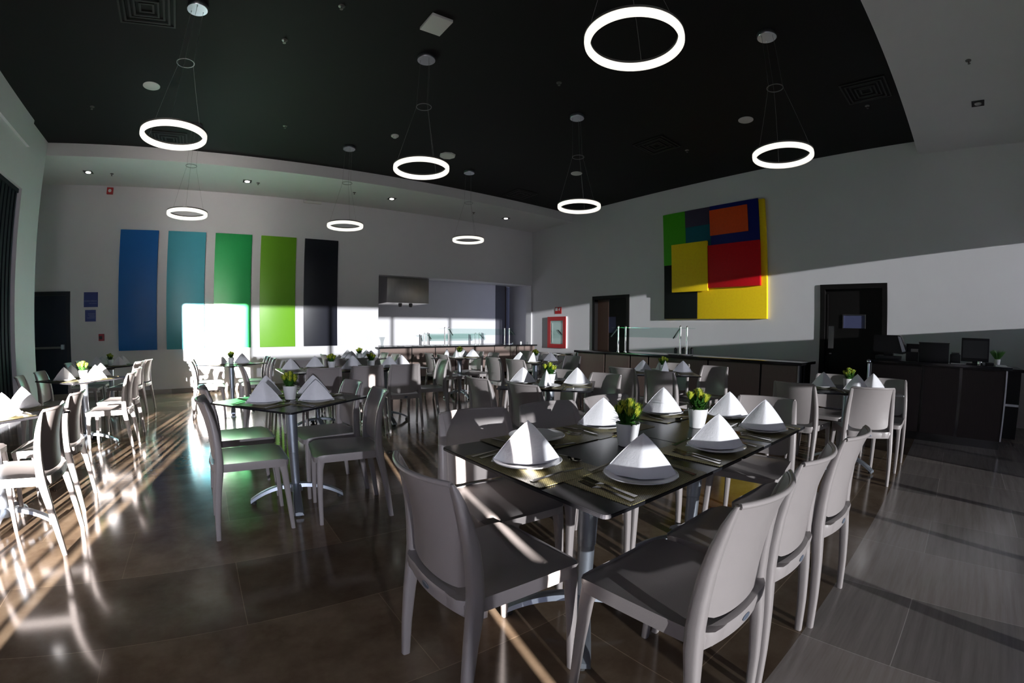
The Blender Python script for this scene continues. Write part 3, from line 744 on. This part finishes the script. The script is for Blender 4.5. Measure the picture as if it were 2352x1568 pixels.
    for j in range(15):
        v = -1+2*j/14; x = -.190-.030*(1-v*v); y = .195*v
        R_.append(ring(bm, [(x+.012, y, .452), (x-.010, y, .450), (x-.014, y, .440), (x-.010, y, .398), (x+.012, y, .400)]))
    for A, B in zip(R_, R_[1:]): bridge(bm, A, B)
    bm.faces.new(R_[0]); bm.faces.new(R_[-1][::-1]); bmesh.ops.recalc_face_normals(bm, faces=bm.faces)
    ap = link('rear_apron', bm, M['chair'], t, smooth=40)
    bm = bmesh.new(); lathe(bm, [(.020, 0), (.020, .0015), (.014, .003)], 20)
    for v in bm.verts: v.co = Vector((-.2335-v.co.z, v.co.y*1.1, .424+v.co.x*.55))
    link('badge', bm, M['badge'], ap)
    return t
M['badge'] = mat('dark_badge', (.10, .12, .16), .35)
chair0 = make_chair(); chair_used = [False]
GC = 'taupe plastic dining chairs'
def chair(x, y, deg, lab):
    t = chair0 if not chair_used[0] else copy_tree(chair0)
    chair_used[0] = True
    t.location = (x, y, 0); t.rotation_euler.z = math.radians(deg)
    tag(t, lab, 'chair', GC)

# ------------------------------------------------------------------ table, setting and plant prototypes
TZ = .74
def make_table(wx, wy, arm_deg):
    t = thing('pedestal_table')
    bm = bmesh.new(); pts = rrect(wx, wy, .02, 4)
    A = ring(bm, [(x, y, TZ-.012) for x, y in pts]); B = ring(bm, [(x, y, TZ) for x, y in pts]); bridge(bm, A, B); bm.faces.new(A[::-1]); bm.faces.new(B)
    bmesh.ops.bevel(bm, geom=[e for e in bm.edges if abs(e.verts[0].co.z-e.verts[1].co.z) < 1e-6], offset=.002, segments=2, affect='EDGES')
    link('tabletop', bm, M['top'], t)
    bm = bmesh.new(); lathe(bm, [(.031, .10), (.034, .36), (.0345, .364), (.037, .366), (.043, TZ-.02)], 28); link('column', bm, M['satin'], t, smooth=40)
    bm = bmesh.new(); box(bm, (-.2, -.03, TZ-.024), (.2, .03, TZ-.0125)); box(bm, (-.03, -.2, TZ-.0245), (.03, .2, TZ-.013)); lathe(bm, [(.05, TZ-.06), (.09, TZ-.024)], 20); link('support_plate', bm, M['ledrim'], t)
    bm = bmesh.new(); lathe(bm, [(.045, .075), (.048, .11), (.042, .13)], 24); link('hub', bm, M['satin'], t, smooth=40)
    for k in range(4):
        a = math.radians(arm_deg+90*k)
        bm = bmesh.new(); rs = []
        for i in range(13):
            s = i/12; r = .02+.315*s; z = .122-.098*s**2.2
            wd = .028+.006*s; th = .016-.004*s
            rs.append(ring(bm, [(r, -wd, z-th), (r, wd, z-th), (r, wd*.8, z+th*.6), (r, 0, z+th), (r, -wd*.8, z+th*.6)]))
        for A, B in zip(rs, rs[1:]): bridge(bm, A, B)
        bm.faces.new(rs[0][::-1]); bm.faces.new(rs[-1]); bmesh.ops.recalc_face_normals(bm, faces=bm.faces)
        arm = link('arm', bm, M['satin'], t, smooth=50, rz=a)
        bm = bmesh.new(); lathe(bm, [(.02, 0), (.02, .02)], 12, (.315, 0, 0)); link('foot', bm, M['rubber'], arm)
    return t
def leafplant():
    t = thing('potted_plant')
    bm = bmesh.new()
    lathe(bm, [(.030, 0), (.0345, .003), (.037, .02), (.0425, .055), (.0470, .088), (.0475, .092), (.0435, .092), (.0425, .078), (.001, .077)], 42, cap=False, twist=-1.6, facet=.018)
    bmesh.ops.recalc_face_normals(bm, faces=bm.faces); link('pot', bm, M['pot'], t, smooth=35)
    rnd = random.Random(7)
    bl_, bd = bmesh.new(), bmesh.new()
    def blade(bm, p, dir_, L, w_, curl):
        d = Vector(dir_).normalized(); side = d.cross(Vector((0, 0, 1)))
        if side.length < .1: side = Vector((1, 0, 0))
        side.normalize(); p = Vector(p); n = d.cross(side)
        L_, R_ = [], []
        for i in range(4):
            s = i/3; q = p+d*L*s-Vector((0, 0, 1))*curl*s*s*L; ww = w_*(.35+1.3*s*(1-s)*2)*(1-.75*max(0, s-.66)*3)
            L_.append(bm.verts.new(q-side*ww)); R_.append(bm.verts.new(q+side*ww+n*.0006))
        for i in range(3): bm.faces.new((L_[i], R_[i], R_[i+1], L_[i+1]))
    heads = [(-.034, -.018, .150), (.030, -.022, .155), (-.008, .020, .168), (.012, -.030, .142), (.036, .020, .162), (-.036, .024, .155), (.002, -.004, .176)]
    for hx, hy, hz in heads:
        for k in range(16):
            a = rnd.uniform(0, 2*PI); r = rnd.uniform(0, .5)
            blade(bl_, (hx*.5, hy*.5, .085+rnd.uniform(0, .03)), (hx*.6+.5*r*math.cos(a)*.08, hy*.6+.5*r*math.sin(a)*.08, .05), rnd.uniform(.05, .075), .006, .1)
        for k in range(34):
            a = 2*PI*k/17+.2*(k//17); rr = 1.0 if k < 17 else .42
            blade(bd if k % 4 else bl_, (hx+.004*math.cos(a), hy+.004*math.sin(a), hz-.026), (rr*.75*math.cos(a), rr*.75*math.sin(a), 1), .033, .0052, -.25)
    for k in range(90):
        a = rnd.uniform(0, 2*PI); e = rnd.uniform(.25, 1.3)
        blade(bl_, (.018*math.cos(a), .018*math.sin(a), .088+rnd.uniform(0, .02)), (math.cos(a)*math.cos(e), math.sin(a)*math.cos(e), math.sin(e)), rnd.uniform(.045, .070), .006, .25)
    lathe(bl_, [(.042, .080), (.030, .092), (.012, .105)], 12)
    link('leaves', bl_, M['leaf'], t); link('buds', bd, M['bud'], t)
    return t
def grassplant():
    t = thing('potted_grass')
    bm = bmesh.new(); lathe(bm, [(.028, 0), (.031, .003), (.042, .075), (.038, .075), (.036, .065), (.001, .064)], 32, cap=False, twist=-1.6, facet=.02); bmesh.ops.recalc_face_normals(bm, faces=bm.faces); link('pot', bm, M['pot'], t, smooth=35)
    rnd = random.Random(3); bm = bmesh.new()
    for k in range(150):
        a = rnd.uniform(0, 2*PI); e = rnd.uniform(.95, 1.5); L = rnd.uniform(.08, .145)
        p = Vector((.02*math.cos(a), .02*math.sin(a), .066)); d = Vector((math.cos(a)*math.cos(e), math.sin(a)*math.cos(e), math.sin(e))); s = Vector((-math.sin(a), math.cos(a), 0))*.0022
        q = p+d*L*.6; r = p+d*L+Vector((math.cos(a), math.sin(a), -.6))*L*.12
        v = [bm.verts.new(c) for c in (p-s, p+s, q+s, r, q-s)]; bm.faces.new(v)
    link('grass_blades', bm, M['grassg'], t)
    return t
gp = grassplant(); gp.location = (6.86, -.555, DZ); tag(gp, 'green grass in a white pot beside the desk monitor', 'potted plant')
def napkin_bm(seed):
    rnd = random.Random(seed); bm = bmesh.new()
    h = .140+rnd.uniform(-.005, .006); W = .124
    def sheet(sc, yb, hh, dx, ridge):
        N, K = 18, 9
        g = []
        for k in range(K+1):
            v = k/K; row = []
            for i in range(N+1):
                u = -1+2*i/N
                by_ = .008+yb*(1-abs(u)**ridge)
                x = W*sc*u*(v**.88)+dx*v
                y = by_*v**.95+(.004*math.sin(PI*v) if yb > 0 else -.005*math.sin(PI*v))*(1-u*u)+.0012*math.sin(7*u+seed)*v
                z = hh*(1-v)+.004-.004*abs(u)*v+.0035*math.sin(PI*v)
                row.append(Vector((x, y, z)))
            g.append(row)
        th = Vector((0, .0024 if yb < 0 else -.0024, 0))
        A = [[bm.verts.new(p) for p in r] for r in g]; B = [[bm.verts.new(p+th) for p in r] for r in g]
        for k in range(K):
            for i in range(N):
                bm.faces.new((A[k][i], A[k+1][i], A[k+1][i+1], A[k][i+1])); bm.faces.new((B[k][i], B[k][i+1], B[k+1][i+1], B[k+1][i]))
        for i in range(N): bm.faces.new((A[K][i], B[K][i], B[K][i+1], A[K][i+1])); bm.faces.new((A[0][i], A[0][i+1], B[0][i+1], B[0][i]))
        for k in range(K): bm.faces.new((A[k][0], B[k][0], B[k+1][0], A[k+1][0])); bm.faces.new((A[k][N], A[k+1][N], B[k+1][N], B[k][N]))
    sheet(1.0, -.058, h, 0, 1.15); sheet(.975, -.046, h-.004, .002, 1.3)
    sheet(1.0, .060, h-.001, -.003, 1.2); sheet(.96, .047, h-.006, .003, 1.4)
    bmesh.ops.remove_doubles(bm, verts=bm.verts, dist=1e-5)
    bmesh.ops.recalc_face_normals(bm, faces=bm.faces)
    return bm
napk = [link('folded_napkin', napkin_bm(s), M['linen'], smooth=55) for s in (1, 2, 3)]
bm = bmesh.new(); pts = rrect(.43, .30, .012, 4); A = ring(bm, [(x, y, 0) for x, y in pts]); B = ring(bm, [(x, y, .0015) for x, y in pts]); bridge(bm, A, B); bm.faces.new(A[::-1]); bm.faces.new(B)
mat0 = link('placemat', bm, M['mat'])
bm = bmesh.new(); pts = rrect(.34, .27, .012, 4); A = ring(bm, [(x, y, 0) for x, y in pts]); B = ring(bm, [(x, y, .0015) for x, y in pts]); bridge(bm, A, B); bm.faces.new(A[::-1]); bm.faces.new(B)
mat1 = link('placemat', bm, M['mat'])
def utensil(kind):
    bm = bmesh.new(); prof = []
    L = {'fork': .20, 'knife': .225, 'spoon': .19}[kind]
    def slab(a, b, w0, w1, z0, z1, th=.0022, ox=0):
        vs = [bm.verts.new(p) for p in ((ox-w0, a, z0), (ox+w0, a, z0), (ox+w0, a, z0+th), (ox-w0, a, z0+th), (ox-w1, b, z1), (ox+w1, b, z1), (ox+w1, b, z1+th), (ox-w1, b, z1+th))]
        for q in ((0, 3, 2, 1), (4, 5, 6, 7), (0, 1, 5, 4), (2, 3, 7, 6), (1, 2, 6, 5), (0, 4, 7, 3)): bm.faces.new([vs[i] for i in q])
    slab(-L/2, -L/2+.06, .009, .006, 0, .004); slab(-L/2+.06, .02, .006, .0035, .004, .008)
    if kind == 'fork':
        slab(.02, .045, .0035, .012, .008, .004)
        for k in range(4): slab(.045, L/2, .0018, .0012, .004, .010, ox=-.0102+.0068*k)
    elif kind == 'knife':
        slab(.02, L/2-.02, .004, .009, .006, .003); slab(L/2-.02, L/2, .009, .002, .003, .003)
    else:
        slab(.02, .035, .0035, .010, .008, .003); rs = []
        lathe(bm, [(.019, .006), (.012, .001), (.001, 0)], 14, (0, .06, 0), cap=False)
        for v in bm.verts:
            if v.co.y > .036: v.co.y = .06+(v.co.y-.06)*1.45
    return bm
U = {k: link({'fork': 'dinner_fork', 'knife': 'table_knife', 'spoon': 'dessert_spoon'}[k], utensil(k), M['cut']) for k in ('fork', 'knife', 'spoon')}
plant0 = leafplant(); plant_used = [False]
first_used = set()
def put(src, loc, rz, lab, cat, group):
    if src.name in first_used: o = src.copy(); COL.objects.link(o)
    else: o = src; first_used.add(src.name)
    o.location = loc; o.rotation_euler.z = rz; tag(o, lab, cat, group); return o
def plant(x, y, rz, lab):
    t = plant0 if not plant_used[0] else copy_tree(plant0)
    plant_used[0] = True
    t.location = (x, y, TZ); t.rotation_euler.z = rz; t.scale = (1.08, 1.08, 1.05); tag(t, lab, 'potted plant', 'small potted plants on the tables')
_pc = [0]
def place(x, y, deg, side, tbl, lvl=0, big=True, napkin=True, nrot=0, ndx=0, ndy=0):
    """setting whose diner sits at local -y"""
    a = math.radians(deg); c, s = math.cos(a), math.sin(a)
    def W(px, py, z): return (x+px*c-py*s, y+px*s+py*c, TZ+z)
    _pc[0] += 1; k = _pc[0]
    lift = .0006+.0018*((k*7) % 2) if not big else .0006+.0018*(k % 2)
    wh = '%s of %s' % (side, tbl)
    put(mat0 if big else mat1, W(0, 0, lift), a, 'woven gold-brown placemat at the '+wh, 'placemat', 'placemats on the tables')
    z = lift+.0017; po = -.022 if big else 0
    p = put(plate0, W(0, po, z), a, 'white dinner plate at the '+wh, 'plate', 'dinner plates on the tables')
    base = -math.atan2(x, y)+math.radians((-9, 6, -3, 11, 2, -6, 8)[k % 7])   # the broad side of most napkins faces the aisle
    if napkin: put(napk[k % 3], W(ndx, ndy+po, z+.0075), base+math.radians(nrot), 'white napkin folded upright at the '+wh, 'napkin', 'folded napkins on the tables')
    e = .155 if big else .145
    if lvl >= 1:
        put(U['fork'], W(-e, -.02, z), a+.04, ('inner ' if lvl > 1 else '')+'steel fork at the '+wh, 'fork', 'forks on the tables')
        put(U['knife'], W(e+.005, -.02, z), a-.02, 'steel knife at the '+wh, 'knife', 'knives on the tables')
    if lvl >= 2:
        put(U['fork'], W(-e-.032, -.035, z), a+.02, 'outer steel fork at the '+wh, 'fork', 'forks on the tables')
        put(U['spoon'], W(.02, .137, z), a-PI/2, 'dessert spoon at the '+wh, 'spoon', 'dessert spoons on the tables')

tabs = {}
def table(x, y, wx, wy, arm, rot, lab):
    key = (wx, wy, arm)
    if key not in tabs: t = make_table(wx, wy, arm); tabs[key] = t
    else: t = copy_tree(tabs[key])
    t.location = (x, y, 0); t.rotation_euler.z = math.radians(rot); tag(t, lab, 'table', 'black pedestal tables')

SIDES = ('far right side', 'far left side', 'near left side', 'near right side')
def diamond(x, y, rot, tbl, desc, lvl, pot=(0, 0), plates_only=False, skip=(), nrot=None, bud=0):
    table(x, y, .80, .80, 45, rot, desc)
    for k in range(4):
        n = math.radians(rot+90*k)
        if k in skip: continue
        nr = (nrot or {}).get(k, 0)
        place(x+.245*math.cos(n), y+.245*math.sin(n), rot+90*k+90, SIDES[k], tbl, lvl, big=False, napkin=not plates_only, nrot=nr)
    if not plates_only: plant(x+pot[0], y+pot[1], bud, 'small green plant in a white pot on '+tbl)

# -------- long foreground table (two pedestal tables end to end)
T1 = 'the long foreground table'
table(1.243, 1.13, .822, .87, 45, 0, 'black pedestal table, near left half of the long foreground table')
table(2.068, 1.13, .822, .87, 45, 0, 'black pedestal table, far right half of the long foreground table')
place(.984, 1.175, -90, 'left end', T1, 2)
place(1.15, .847, 0, 'first near place', T1, 2)
place(1.67, .847, 0, 'middle near place', T1, 2)
place(2.18, .847, 0, 'last near place', T1, 2)
place(1.235, 1.425, 180, 'first far place', T1, 2, napkin=False)
place(1.66, 1.42, 180, 'middle far place', T1, 2)
place(2.19, 1.42, 180, 'last far place', T1, 2)
place(2.37, 1.12, 90, 'right end', T1, 1)
plant(1.462, 1.130, .3, 'leafy potted plant on the long foreground table, nearer one')
plant(2.02, 1.115, 1.9, 'leafy potted plant on the long foreground table, farther one')
chair(.769, 1.14, 0, 'taupe plastic chair at the left end of the long foreground table')
chair(1.142, .638, 90.7, 'taupe chair, nearest of three on near side of foreground table')
chair(1.61, .635, 90.8, 'taupe chair, middle of three on near side of foreground table')
chair(2.095, .595, 88, 'taupe chair, farthest of three on near side of foreground table')
chair(1.140, 1.60, -94, 'taupe chair, first on far side of foreground table')
chair(1.60, 1.57, -94, 'taupe chair, second on far side of foreground table')
chair(2.065, 1.55, -94, 'taupe chair, third on far side of foreground table')
chair(2.60, 1.03, 188, 'taupe chair at the right end of the long foreground table')

def four(tbl, cs):
    nm = ('left near corner', 'left far corner', 'right near corner', 'right far corner')
    for (x, y, d), n in zip(cs, nm): chair(x, y, d, 'taupe plastic chair at the %s of %s' % (n, tbl))
# -------- T2
T2 = 'the table before the green panels'
diamond(.50, 3.21, 36, T2, 'black square pedestal table in front of the green panels', 2, bud=1)
four(T2, [(.154, 2.935, 1), (.150, 3.56, 3), (.807, 2.88, 173), (.80, 3.42, 184)])
T3 = 'the table behind the foreground table'
diamond(2.68, 2.97, 41, T3, 'black square pedestal table just beyond the long foreground table', 1, nrot={2: 80, 0: 70}, bud=2)
four(T3, [(2.331, 2.64, 0), (2.292, 3.19, -4), (3.007, 2.79, 180), (2.97, 3.30, 180)])
T9 = 'the table before the buffet counter'
diamond(4.62, 3.06, 40, T9, 'black square pedestal table standing before the buffet counter', 1, nrot={2: 75, 0: 80}, bud=3)
four(T9, [(4.22, 2.69, 0), (4.24, 3.22, 0), (4.95, 2.66, 176), (4.98, 3.22, 180)])
T10 = 'the table beside the reception desk'
diamond(4.64, .92, 30, T10, 'black square pedestal table standing beside the reception desk', 1, bud=4, skip=(0,))
four(T10, [(4.36, .715, 27), (4.215, 1.235, -4), (4.95, .62, 180), (4.99, 1.20, 180)])
# -------- T4 long one
T4 = 'the long table farther back'
table(1.22, 5.66, .92, .88, 0, 0, 'black pedestal table, left half of the long table farther back')
table(2.15, 5.66, .92, .88, 0, 0, 'black pedestal table, right half of the long table farther back')
place(.93, 5.70, -90, 'left end', T4, 1); place(1.27, 5.93, 180, 'far left place', T4, 1); place(1.60, 5.42, 0, 'near middle place', T4, 1)
place(1.80, 5.93, 180, 'far middle place', T4, 1); place(2.12, 5.42, 0, 'near right place', T4, 1); place(2.40, 5.70, 90, 'right end', T4, 1)
plant(1.43, 5.68, .5, 'small potted plant on the long table farther back, left one'); plant(1.95, 5.62, 2.5, 'small potted plant on the long table farther back, right one')
chair(1.164, 5.12, 86, 'taupe chair, left of three on near side of far long table')
chair(1.685, 5.18, 87, 'taupe chair, middle of three on near side of far long table')
chair(2.165, 5.18, 87, 'taupe chair, right of three on near side of far long table')
chair(2.72, 5.50, 172, 'taupe chair at the right end of the far long table')
chair(.55, 5.72, 0, 'taupe chair at the left end of the far long table')
chair(1.14, 6.16, -90, 'taupe chair, left one on far side of far long table')
chair(1.69, 6.16, -90, 'taupe chair, middle one on far side of far long table')
chair(2.155, 6.16, -90, 'taupe chair, right one on far side of far long table')
T5 = 'the table left of kitchen counter'
diamond(2.42, 7.62, 40, T5, 'black square pedestal table left of the kitchen pass counter', 0, bud=5)
four(T5, [(2.08, 7.35, 0), (2.08, 7.90, 0), (2.78, 7.35, 180), (2.78, 7.90, 180)])
T6 = 'the table before the kitchen counter'
diamond(4.19, 7.12, 45, T6, 'black square pedestal table in front of the kitchen counter', 0, nrot={1: 75, 2: 80}, bud=6)
four(T6, [(3.86, 6.76, 0), (3.90, 7.34, -5), (4.55, 6.88, 176), (4.55, 7.40, 184)])
T7 = 'the table before the red cabinet'
diamond(4.60, 5.45, 42, T7, 'black square pedestal table in line with the red hose cabinet', 1, nrot={2: 60}, bud=.7)
four(T7, [(4.10, 5.06, 5), (4.12, 5.62, 0), (5.04, 5.28, 180), (5.04, 5.85, 180)])
T8 = 'the corner table without napkins'
diamond(6.42, 6.95, 45, T8, 'black square table by the right wall set with bare plates', 0, plates_only=True)
chair(6.05, 6.68, 0, 'taupe chair at the left near corner of the corner table'); chair(6.76, 6.68, 180, 'taupe chair at the right near corner of the corner table'); chair(6.05, 7.22, 0, 'taupe chair at the left far corner of the corner table')
T11 = 'the table before the exit door'
diamond(-1.53, 5.74, 48, T11, 'black square table, partly sunlit, in front of the exit door', 1, bud=1.2)
four(T11, [(-1.90, 5.42, 10), (-1.90, 6.02, 0), (-1.153, 5.36, 180), (-1.20, 6.08, 178)])
T12 = 'the table below the blue panel'
diamond(-1.70, 8.05, 45, T12, 'black square pedestal table in the shade below the blue panel', 0, bud=2.2)
four(T12, [(-2.06, 7.78, 0), (-2.06, 8.35, 0), (-1.40, 7.66, 170), (-1.331, 8.18, 170)])
T13 = 'the table at the left edge'
diamond(-1.54, 3.30, 45, T13, 'brightly sunlit square table cut by the left edge', 1, bud=3.1)
four(T13, [(-1.90, 3.0, 0), (-1.90, 3.60, 0), (-1.225, 2.994, 179), (-1.28, 3.70, 181)])
T14 = 'the table in the sun patch'
diamond(.24, 7.45, 42, T14, 'square table bathed in sunlight below the teal panel', 0, bud=4.4)
four(T14, [(-.12, 7.15, 0), (-.12, 7.75, 0), (.62, 7.15, 180), (.60, 7.72, 180)])
